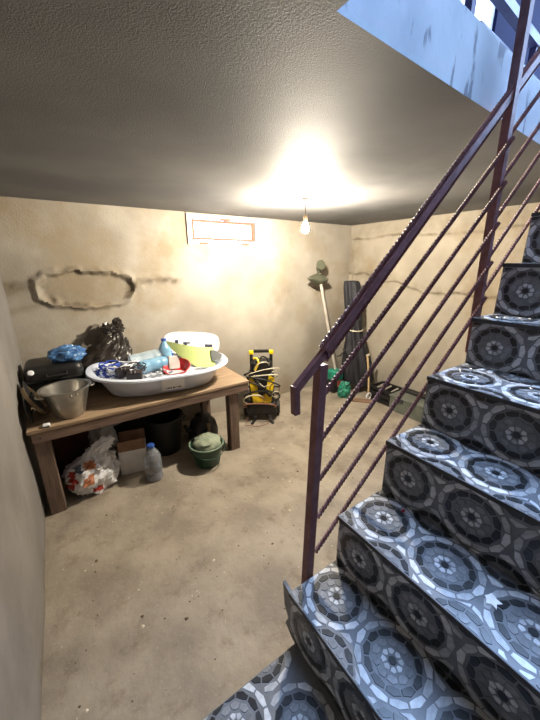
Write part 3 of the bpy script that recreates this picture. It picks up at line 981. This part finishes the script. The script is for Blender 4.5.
o = MB().blob((0, 0, 0), (.10, .075, .045), amp=.5, freq=4, seed=31, nu=26, nv=16).build('blue_white_rag', mat('blue_white_rag', rgb(44, 70, 150), rgb(220, 226, 238), scale=16, rough=.6, lo=.45, hi=.55))
in_tub(o, -.46, -.02, .195); tag(o, 'blue and white crumpled rag at the left end of the tub', 'rag')
o = MB().blob((0, 0, 0), (.035, .03, .02), amp=.3, freq=4, seed=33, nu=16, nv=10).build('plastic_lump', WHT, smooth=True)
in_tub(o, -.22, .005, .255); tag(o, 'small white plastic lump between the cables and bottles', 'scrap')

# clutter in the corner left of the pot
for (y_, z_, r_, lab) in ((2.86, TZ + .165, .105, 'upper of two dark round pan lids leaning on the left wall'), (2.66, TZ + .098, .085, 'lower of two dark round pan lids leaning on the left wall')):
    t = thing('pan_lid', (XL + .052, y_, z_ - r_), lab, 'lid', group='dark lids leaning on the left wall')
    Mx = Matrix.Translation((-.005, 0, r_)) @ Matrix.Rotation(math.radians(82), 4, 'Y')
    MB().lathe([(.0, -.004), (r_, 0), (r_ * 1.02, .006), (r_ * .8, .014), (.0, .02)], 28).xf(Mx).build('disc', BLK2, t, smooth=True)
    MB().lathe([(.008, .016), (.014, .032), (.010, .04), (0.002, .041)], 12).xf(Mx).build('knob', BLK, t, smooth=True)
t = thing('wooden_sieve', (-.265, 2.80, TZ), 'round wooden hoop of a sieve leaning beside the pot', 'sieve')
Mx = Matrix.Translation((.0, 0, .128)) @ Matrix.Rotation(math.radians(62), 4, 'Y')
B = MB()
HW = mat('hoop_wood', rgb(112, 94, 70), rgb(136, 116, 88), scale=20, rough=.6)
B.lathe([(.128, -.012), (.128, .012), (.122, .012), (.122, -.012), (.128, -.012)], 36)
B.f = [q for q in B.f if len(q) == 4]; B.m = [0] * len(B.f)
B.xf(Mx).build('hoop', HW, t, smooth=True)
MB().lathe([(.0, -.012), (.120, -.012), (.120, -.009), (.0, -.009)], 24).xf(Mx).build('mesh_screen', BLK2, t)
t = thing('wall_plug_block', (-.215, 2.548, TZ), 'small white and black plastic clip on the front edge of the table', 'clip')
MB().rbox(-.022, .022, -.008, .03, 0, .022, .004, 1).build('clip_body', WHT, t)
MB().rbox(-.020, .020, -.010, -.006, .002, .011, .002, 1).build('clip_slot', BLK2, t)

# ------------------------------------------------------------------ things under the table
BAGW = mat('white_bag', rgb(206, 206, 210), rgb(226, 226, 230), scale=7, rough=.5, bump=.6, bscale=16)
REDP = mat('red_print', rgb(150, 40, 36), rgb(176, 60, 48), scale=20, rough=.5)
ORP = mat('orange_print', rgb(164, 100, 66), rgb(180, 116, 78), scale=20, rough=.5)
DKP = mat('slate_print', rgb(70, 80, 98), rgb(92, 102, 120), scale=20, rough=.5)
wb = thing('white_carrier_bag', (.005, 2.765, 0), 'full white plastic carrier bag with red and orange print under the table', 'bag')
def wshape(p, d):
    t_ = (d.z + 1) / 2
    k = 1.0 if t_ < .5 else 1 - (t_ - .5) * .85
    return Vector((p.x * k + .06 * sstep(.5, 1, t_), p.y * k, p.z))
B = MB().blob((0, 0, .165), (.215, .185, .205), amp=.22, freq=3.0, seed=41, nu=56, nv=36, shape=wshape, flat=0.0)
B.build('sack', BAGW, wb)
def patch(B, c, hx, hz, m_, name):
    N_ = MB()
    for f_ in B.f:
        pts = [Vector(B.v[k]) for k in f_]
        cc = sum(pts, Vector()) / 4
        if cc.y < -.04 and abs(cc.x - c[0]) < hx and abs(cc.z - c[1]) < hz:
            N_.add([p + Vector((-.001, -.004, .001)) for p in pts], [(0, 1, 2, 3)])
    if N_.f: N_.build(name, m_, wb, fix=False)
patch(B, (-.145, .20), .03, .028, REDP, 'red_print')
patch(B, (-.030, .175), .038, .034, ORP, 'orange_print')
patch(B, (-.030, .175), .018, .016, REDP, 'red_print')
patch(B, (-.10, .26), .032, .022, DKP, 'slate_print')
patch(B, (-.01, .275), .04, .022, ORP, 'orange_print')
patch(B, (.02, .06), .036, .022, REDP, 'red_print')
patch(B, (-.17, .12), .03, .022, REDP, 'red_print')
MB().blob((.10, -.03, .375), (.085, .04, .075), amp=.45, freq=3, seed=44, nu=22, nv=16, shape=lambda p, d: Vector((p.x + p.z * .55, p.y, p.z))).build('twisted_top', BAGW, wb)

gb = thing('grey_carrier_bag', (.150, 3.03, 0), 'limp grey-white plastic bag standing behind the white carrier bag', 'bag')
GB = mat('grey_bag', rgb(150, 150, 154), rgb(178, 178, 182), scale=8, rough=.5, bump=.7, bscale=18)
MB().blob((0, 0, .26), (.115, .09, .30), amp=.3, freq=2.6, seed=47, nu=36, nv=26, flat=0.0).build('sack', GB, gb)
MB().blob((.13, -.01, .455), (.075, .03, .055), amp=.5, freq=3, seed=48, nu=18, nv=12).build('loose_flap', GB, gb)

CARD = mat('brown_card', rgb(122, 94, 74), rgb(142, 112, 90), scale=10, rough=.8)
CARDW = mat('white_card', rgb(196, 194, 192), rgb(210, 208, 206), scale=10, rough=.7)
cb = thing('cardboard_box', (.355, 2.86, 0), 'open white cardboard box with a brown upper band, beside the carrier bag', 'box', rz=-.22)
MB().box(-.115, .115, -.105, -.100, 0, .235).build('side_panel', CARDW, cb)
MB().box(-.115, .115, .100, .105, 0, .33).build('side_panel', CARD, cb)
MB().box(-.115, -.110, -.100, .100, 0, .235).build('side_panel', CARDW, cb)
MB().box(.110, .115, -.100, .100, 0, .235).build('side_panel', CARDW, cb)
MB().box(-.110, .110, -.100, .100, 0, .006).build('base', CARD, cb)
MB().hexa([(-.115, -.105, .235), (.115, -.105, .235), (.115, -.100, .235), (-.115, -.100, .235), (-.112, -.085, .325), (.112, -.085, .325), (.112, -.080, .325), (-.112, -.080, .325)]).build('flap', CARD, cb)

b5 = bottle('water_bottle', 'tall clear plastic water bottle with a blue cap on the floor', .075, .345, mat('dull_clear_plastic', rgb(150, 156, 164), rgb(172, 178, 186), scale=6, rough=.2, alpha=.5, spec=.8), CAPB)
b5.location = (.465, 2.58, 0)
MB().lathe([(.0, .004), (.060, .004), (.070, .014), (.070, .09), (.0, .09)], 24).build('dark_liquid', mat('dark_liquid', rgb(46, 40, 44), rgb(56, 50, 52), scale=4, rough=.2), b5, smooth=True)

bn = thing('black_bin', (.690, 2.985, 0), 'black plastic bin behind the water bottle under the table', 'bin')
MB().lathe([(.0, .004), (.135, 0), (.145, .01), (.185, .37), (.195, .372), (.195, .39), (.178, .39), (.140, .02), (.0, .014)], 36).build('body', BLK2, bn, smooth=True)
for s in (-1, 1):
    MB().tube([(s * .19, -.05, .33), (s * .215, -.03, .33), (s * .215, .03, .33), (s * .19, .05, .33)], .008, 8).build('handle', BLK2, bn, smooth=True)
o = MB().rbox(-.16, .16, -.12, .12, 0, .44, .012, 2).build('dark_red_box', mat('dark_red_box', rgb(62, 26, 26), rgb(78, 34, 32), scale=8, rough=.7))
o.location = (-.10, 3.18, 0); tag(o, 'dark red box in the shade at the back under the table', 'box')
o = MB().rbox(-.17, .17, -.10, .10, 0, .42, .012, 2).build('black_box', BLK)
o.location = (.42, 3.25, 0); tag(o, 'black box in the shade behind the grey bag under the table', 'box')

# green bucket with a domed grey-green bundle on it
GRN = mat('dark_green_plastic', rgb(30, 58, 46), rgb(42, 74, 58), scale=8, rough=.4)
GRNL = mat('sage_cloth', rgb(122, 132, 112), rgb(150, 158, 136), scale=14, rough=.8, bump=.5, bscale=24)
gb2 = thing('green_bucket', (.955, 2.53, 0), 'dark green plastic bucket in front of the right table leg', 'bucket')
MB().lathe([(.0, .004), (.112, 0), (.118, .008), (.148, .185), (.162, .190), (.166, .205), (.160, .215), (.146, .212), (.112, .016), (.0, .012)], 36).build('body', GRN, gb2, smooth=True)
pts = [(.160 * math.cos(t_), .160 * math.sin(t_), .214) for t_ in [2 * math.pi * k / 36 for k in range(36)]]
MB().tube(pts, .007, 8, closed=True).build('rim', mat('pale_green_rim', rgb(110, 128, 110), rgb(128, 146, 128), scale=8, rough=.4), gb2, smooth=True)
pts = [(.170 * math.cos(t_), -.02 - .172 * math.sin(t_) * .9, .205 - .07 * math.sin(t_)) for t_ in [math.pi * k / 16 for k in range(17)]]
MB().tube(pts, .0045, 8).build('bail_handle', GRN, gb2, smooth=True)
o = MB().blob((0, 0, 0), (.138, .136, .075), amp=.12, freq=3, seed=52, nu=36, nv=18).build('cloth_bundle', GRNL, smooth=True)
o.location = (.965, 2.545, .205); tag(o, 'domed grey-green cloth bundle filling the green bucket', 'cloth')
# black kettle
kt = thing('black_kettle', (1.105, 2.985, 0), 'black enamel kettle standing behind the green bucket', 'kettle', rz=-.4)
MB().lathe([(.0, .003), (.135, 0), (.155, .02), (.160, .09), (.135, .20), (.085, .255), (.075, .262), (.0, .264)], 36).build('body', BLK, kt, smooth=True)
MB().lathe([(.088, .258), (.080, .275), (.03, .29), (.012, .293), (.018, .31), (.014, .325), (.002, .328)], 24).build('lid', BLK, kt, smooth=True)
pts = [(.0, .125 * math.cos(t_), .24 + .115 * math.sin(t_)) for t_ in [math.pi * k / 14 for k in range(15)]]
MB().tube(pts, .010, 8).build('handle', BLK2, kt, smooth=True)
MB().tube([(-.10, -.06, .10), (-.16, -.10, .16), (-.185, -.115, .22)], [.034, .024, .017], 12).build('spout', BLK, kt, smooth=True)
t = thing('wooden_mallet', (1.085, 2.765, 0), 'pale wooden stick standing between the bucket and the kettle', 'stick')
MB().tube([(0, 0, 0), (0, .01, .24)], .016, 10).build('shaft', HW, t, smooth=True)
MB().tube([(0, .01, .24), (0, .011, .262)], [.022, .018], 10).build('knob', HW, t, smooth=True)

# ------------------------------------------------------------------ pressure washer
YEL = mat('yellow_plastic', rgb(226, 190, 20), rgb(240, 206, 36), scale=8, rough=.4)
pwx = thing('pressure_washer', (1.90, 3.03, 0), 'black and yellow upright pressure washer wound with hose, beside the table', 'pressure washer', rz=math.radians(-30))
MB().rbox(-.185, .185, -.13, .12, .075, .24, .035, 3).build('base', BLK, pwx, smooth=True)
MB().rbox(-.145, .145, -.115, .10, .20, .62, .04, 3, fn=lambda p: (p[0] * (1 + .18 * (p[2] - .2)), p[1], p[2])).build('body', BLK, pwx, smooth=True)
for s in (-1, 1):
    MB().prism([(s * .030, .255), (s * .105, .245), (s * .150, .55), (s * .085, .60), (s * .055, .45)][::s], 'y', -.137, -.112).build('front_panel', YEL, pwx)
    MB().lathe([(.0, -.022), (.085, -.022), (.100, -.012), (.100, .012), (.085, .022), (.0, .022)], 28).xf(Matrix.Translation((s * .205, .06, .100)) @ Matrix.Rotation(math.radians(90), 4, 'Y')).build('wheel', BLK2, pwx, smooth=True)
    MB().rbox(s * .118 - .018, s * .118 + .018, -.02, .02, .58, .84, .008, 2).build('handle_upright', BLK, pwx, smooth=True)
    MB().rbox(s * .118 - .028, s * .118 + .028, -.026, .026, .82, .868, .012, 2).build('handle_corner', YEL, pwx, smooth=True)
    MB().beam((s * .06, -.10, .09), (s * .13, -.20, .0), .028, .02).build('foot', BLK2, pwx)
MB().prism([(-.03, .255), (.03, .255), (.055, .37), (.0, .335), (-.055, .37)], 'y', -.134, -.112).build('front_panel', mat('amber_plastic', rgb(206, 160, 20), rgb(220, 176, 30), scale=8, rough=.4), pwx)
MB().rbox(-.095, .095, -.022, .022, .84, .875, .010, 2).build('handle_bar', BLK, pwx, smooth=True)
MB().rbox(-.125, .125, -.11, .09, .58, .76, .04, 3).build('motor_cover', BLK, pwx, smooth=True)
MB().tube([(-.08, -.12, .66), (-.03, -.13, .76), (-.055, -.10, .80), (-.09, -.08, .79)], .014, 8).build('spray_gun', YEL, pwx, smooth=True)
MB().tube([(-.20, -.10, .60), (-.13, -.14, .64), (-.06, -.15, .52), (.10, -.155, .34)], .016, 8).build('lance', BLK2, pwx, smooth=True)
HOSE = mat('pale_hose', rgb(196, 186, 160), rgb(214, 204, 180), scale=8, rough=.5)
HOSED = mat('brown_cord', rgb(130, 90, 70), rgb(150, 108, 86), scale=8, rough=.5)
def loop(cx, cz, rx, rz_, tilt, y_, seed, n=40, ph=0.0):
    R_ = random.Random(seed)
    return [(cx + rx * math.cos(t_) * math.cos(tilt) - rz_ * math.sin(t_) * math.sin(tilt),
             y_ - .10 * math.sin(t_ + ph) * .6, cz + rx * math.cos(t_) * math.sin(tilt) + rz_ * math.sin(t_) * math.cos(tilt)) for t_ in [2 * math.pi * k / n for k in range(n)]]
for (cx, cz, rx, rz_, ti, y_, rr, m_) in ((0, .70, .09, .07, .5, -.13, .006, HOSE), (.03, .74, .05, .10, .2, -.10, .008, BLK2), (-.04, .44, .17, .06, -.5, -.15, .008, BLK2), (.02, .52, .20, .05, -.3, -.145, .009, BLK2), (0, .33, .21, .10, 0, -.14, .010, BLK2),(0, .57, .19, .045, .08, -.115, .007, HOSE), (.01, .63, .20, .05, .22, -.12, .006, HOSE), (-.10, .30, .12, .085, .1, -.15, .008, HOSE),
                                          (-.03, .215, .20, .06, -.05, -.15, .008, HOSED), (.15, .42, .055, .10, .1, -.13, .006, HOSED), (.165, .36, .05, .06, .4, -.14, .005, HOSE)):
    MB().tube(loop(cx, cz, rx, rz_, ti, y_, 1), rr, 6, closed=True).build('hose_loop', m_, pwx, smooth=True)
MB().tube([(-.22, -.05, .47), (-.09, -.135, .53), (.05, -.145, .40), (.13, -.13, .33)], .006, 6).build('hose_strand', HOSE, pwx, smooth=True)
MB().tube([(-.14, -.12, .62), (.02, -.15, .46), (.16, -.12, .50)], .005, 6).build('hose_strand', HOSE, pwx, smooth=True)
MB().tube([(-.18, -.13, .06), (-.20, -.22, .006), (-.05, -.26, .006), (.06, -.20, .006), (.1, -.1, .08)], .005, 6).build('power_cord', HOSED, pwx, smooth=True)

# ------------------------------------------------------------------ corner: trimmer, parasol, boards, crates
ALUS = mat('shaft_metal', rgb(186, 178, 168), rgb(208, 200, 190), scale=12, rough=.35, metal=.3)
GUARD = mat('guard_plastic', rgb(74, 76, 62), rgb(94, 96, 80), scale=14, rough=.5)
TEAL = mat('teal_plastic', rgb(20, 112, 92), rgb(34, 134, 110), scale=10, rough=.4)
tm = thing('grass_trimmer', (3.27, 3.13, 0), 'grass trimmer standing upside down in the corner with its guard at the top', 'trimmer')
tip = Vector((-.265, .16, 1.72))
bot = Vector((0, 0, .30))
MB().tube([bot, bot.lerp(tip, .5), tip], .021, 10).build('shaft', ALUS, tm, smooth=True)
MB().tube([tip, tip + Vector((-.012, .0, .05)), tip + Vector((-.035, -.03, .085))], [.028, .032, .034], 10).build('gear_head', GUARD, tm, smooth=True)
MB().lathe([(.0, 0), (.060, .004), (.068, .02), (.062, .042), (.0, .05)], 24).xf(Matrix.Translation(tip + Vector((-.045, -.055, .095))) @ Matrix.Rotation(math.radians(78), 4, 'X')).build('line_spool', GUARD, tm, smooth=True)
# cupped guard
vs, fs = [], []
NU, NV = 14, 8
for i in range(NU + 1):
    t_ = i / NU
    for j in range(NV + 1):
        s_ = j / NV * 2 - 1
        wdt = .082 * max(0.02, 1 - abs(t_ - .38) / .63) ** .7
        x_ = .09 - .31 * t_
        vs.append((x_, -.02 - .07 * (1 - s_ * s_), -.09 + wdt * s_ + .02 * t_))
w_ = NV + 1
for i in range(NU):
    for j in range(NV):
        fs.append((i * w_ + j, i * w_ + j + 1, (i + 1) * w_ + j + 1, (i + 1) * w_ + j))
B = MB().add([Vector(v) + tip for v in vs], fs)
o = B.build('guard', GUARD, tm, smooth=True)
sm = o.modifiers.new('thickness', 'SOLIDIFY'); sm.thickness = .006
MB().tube([tip + Vector((-.10, -.06, .06)), tip + Vector((-.07, -.08, .15)), tip + Vector((-.02, -.08, .17))], .003, 5).build('cutting_line', GUARD, tm)
MB().rbox(-.10, .09, -.09, .09, .16, .34, .04, 3).build('motor_housing', TEAL, tm, smooth=True)
MB().rbox(-.125, .115, -.10, .10, .0, .17, .035, 3).build('motor_cover', BLK2, tm, smooth=True)
MB().rbox(-.06, .02, -.112, -.095, .09, .19, .008, 1).build('badge', mat('dull_red', rgb(140, 60, 50), rough=.5), tm)
MB().tube([(-.02, -.04, .55), (-.10, -.16, .60), (-.04, -.20, .68), (.03, -.10, .66)], .012, 8).build('loop_handle', BLK2, tm, smooth=True)
# crumpled teal sack next to it
o = MB().blob((0, 0, .10), (.10, .085, .12), amp=.4, freq=3, seed=61, nu=24, nv=18, flat=0).build('teal_sack', mat('teal_sack', rgb(26, 104, 86), rgb(60, 150, 124), scale=14, rough=.5, bump=.5), smooth=False)
o.location = (3.20, 2.88, 0); tag(o, 'crumpled teal plastic sack on the floor in front of the trimmer', 'sack')

# folded parasol in a dark cover
UMB = mat('dark_cover', rgb(22, 22, 30), rgb(36, 35, 42), scale=10, rough=.7, bump=.6, bscale=14)
um = thing('folded_parasol', (3.555, 2.93, 0), 'tall folded dark parasol tied with white cord in the corner', 'parasol')
B = MB()
prof = [(.05, .12), (.17, .13), (.205, .20), (.185, .40), (.150, .62), (.105, .86), (.098, .93), (.105, 1.0), (.112, 1.2), (.114, 1.52), (.104, 1.59), (.090, 1.605), (.03, 1.61)]
vs, fs = [], []
NA = 48
for (r_, z_) in prof:
    for j in range(NA):
        a_ = 2 * math.pi * j / NA
        fr = 1 + (.16 if z_ < .9 else .10) * math.cos(8 * a_ + z_ * 2.0) * (1 if r_ > .08 else 0)
        vs.append((r_ * fr * math.cos(a_) - .10 * z_ / 1.5 * .9, r_ * fr * math.sin(a_) + .17 * z_ / 1.5, z_))
for i in range(len(prof) - 1):
    for j in range(NA):
        k = (j + 1) % NA
        fs.append((i * NA + j, i * NA + k, (i + 1) * NA + k, (i + 1) * NA + j))
fs.append(tuple(range(NA - 1, -1, -1))); fs.append(tuple((len(prof) - 1) * NA + j for j in range(NA)))
B.add(vs, fs).build('folded_canopy', UMB, um, smooth=True)
MB().tube([(0, 0, 0), (-.006, .012, .14)], .022, 10).build('pole', ALUS, um, smooth=True)
pts = [(.118 * math.cos(t_) - .055, .118 * math.sin(t_) + .105, .93 + .01 * math.sin(t_)) for t_ in [2 * math.pi * k / 24 for k in range(24)]]
MB().tube(pts, .008, 6, closed=True).build('tie_cord', HOSE, um, smooth=True)
MB().tube([(-.095, .18, 1.60), (-.08, .185, 1.68), (-.06, .19, 1.76), (-.05, .195, 1.80)], .004, 6).build('hanging_cord', mat('grey_cord', rgb(120, 110, 96), rough=.7), um)
# walking stick / pole with a hook in front
st = thing('bamboo_cane', (3.415, 2.62, 0), 'pale cane with a ring at its foot leaning on the dark parasol', 'cane')
MB().tube([(0, 0, .10), (.01, .03, .35), (-.005, .07, .62)], .013, 8).build('shaft', mat('cane', rgb(176, 150, 112), rgb(198, 172, 134), scale=14, rough=.5), st, smooth=True)
pts = [(.045 * math.cos(t_), -.01, .055 + .045 * math.sin(t_)) for t_ in [2 * math.pi * k / 20 for k in range(20)]]
MB().tube(pts, .010, 8, closed=True).build('ring', WHT, st, smooth=True)
MB().tube([(-.02, .07, .63), (.02, .065, .64)], .016, 8).build('crosspiece', HOSE, st)
# brown board on the floor
o = MB().rbox(-.16, .16, -.05, .05, 0, .02, .003, 1).build('brown_board', CARD)
o.location = (3.30, 2.62, 0); o.rotation_euler = (0, 0, math.radians(-50)); tag(o, 'short brown board lying on the floor by the parasol', 'board')
# black plastic crate
ct = thing('black_crate', (3.60, 2.46, 0), 'black slatted plastic crate between the parasol and the grey box', 'crate')
for (x0, x1, y0, y1, z0, z1) in ((-.15, .13, -.17, -.155, .0, .05), (-.15, .13, -.17, -.155, .085, .135), (-.15, .13, -.17, -.155, .17, .21), (-.15, .13, .155, .17, .0, .21), (.115, .13, -.155, .155, 0, .21),
                                 (-.15, -.135, -.155, .155, 0, .05), (-.15, -.135, -.155, .155, .085, .135), (-.15, -.135, -.155, .155, .17, .21)):
    MB().box(x0, x1, y0, y1, z0, z1).build('slat', BLK2, ct)
for (x_, y_) in ((-.135, -.155), (-.135, .14), (.10, -.155), (.10, .14)):
    MB().box(x_, x_ + .015, y_, y_ + .015, 0, .21).build('corner_post', BLK2, ct)
MB().box(-.135, .115, -.155, .155, 0, .008).build('base', BLK2, ct)
for k in range(3):
    MB().tube([(-.12, -.12 + .11 * k, .175), (.10, -.10 + .11 * k, .185)], .012, 8).build('rod', ALUS, ct, smooth=True)
# long grey wooden box
GREYW = mat('grey_green_paint', rgb(84, 88, 80), rgb(104, 108, 98), scale=7, rough=.6, bump=.2)
gx = thing('long_grey_box', (3.56, 1.90, 0), 'long low grey-green painted wooden box along the right wall', 'box')
MB().rbox(-.17, .17, -.36, .36, 0.0, .185, .006, 1).build('body', GREYW, gx)
MB().rbox(-.18, .18, -.37, .37, .187, .215, .006, 1).build('lid', GREYW, gx)
for y_ in (-.2, .2):
    MB().rbox(-.19, -.172, y_ - .03, y_ + .03, .15, .205, .003, 1).build('latch', TILE_EDGE, gx)
o = MB().rbox(-.05, .05, -.28, .28, 0, .035, .006, 1).build('black_bar', BLK2)
o.location = (3.64, 1.95, .216); tag(o, 'black bar lying on the lid of the grey box', 'bar')

# ------------------------------------------------------------------ crumbs on the floor
R_ = random.Random(3)
B = MB()
for k in range(420):
    x_ = R_.uniform(-.3, 2.6); y_ = R_.uniform(.9, 3.3)
    s_ = R_.uniform(.002, .0065) if R_.random() < .9 else R_.uniform(.008, .014)
    if (y_ > 2.5 and x_ < 1.4) or (y_ > 2.6 and x_ > 1.5): continue
    if x_ > -.05 and y_ < 1.0: continue
    vs = [(x_ + s_ * R_.uniform(.6, 1.2) * math.cos(a_), y_ + s_ * R_.uniform(.6, 1.2) * math.sin(a_), 0) for a_ in (0, 1.3, 2.6, 3.9, 5.1)]
    B.add(vs + [(x_, y_, s_ * .7)], [(i, (i + 1) % 5, 5) for i in range(5)], R_.choice((0, 0, 1)))
o = B.build('floor_crumbs', [mat('crumb_dark', rgb(96, 80, 64), rough=.9), mat('crumb_pale', rgb(210, 198, 176), rough=.9)])
tag(o, 'crumbs of plaster and grit scattered over the concrete floor', 'crumbs', kind='stuff')
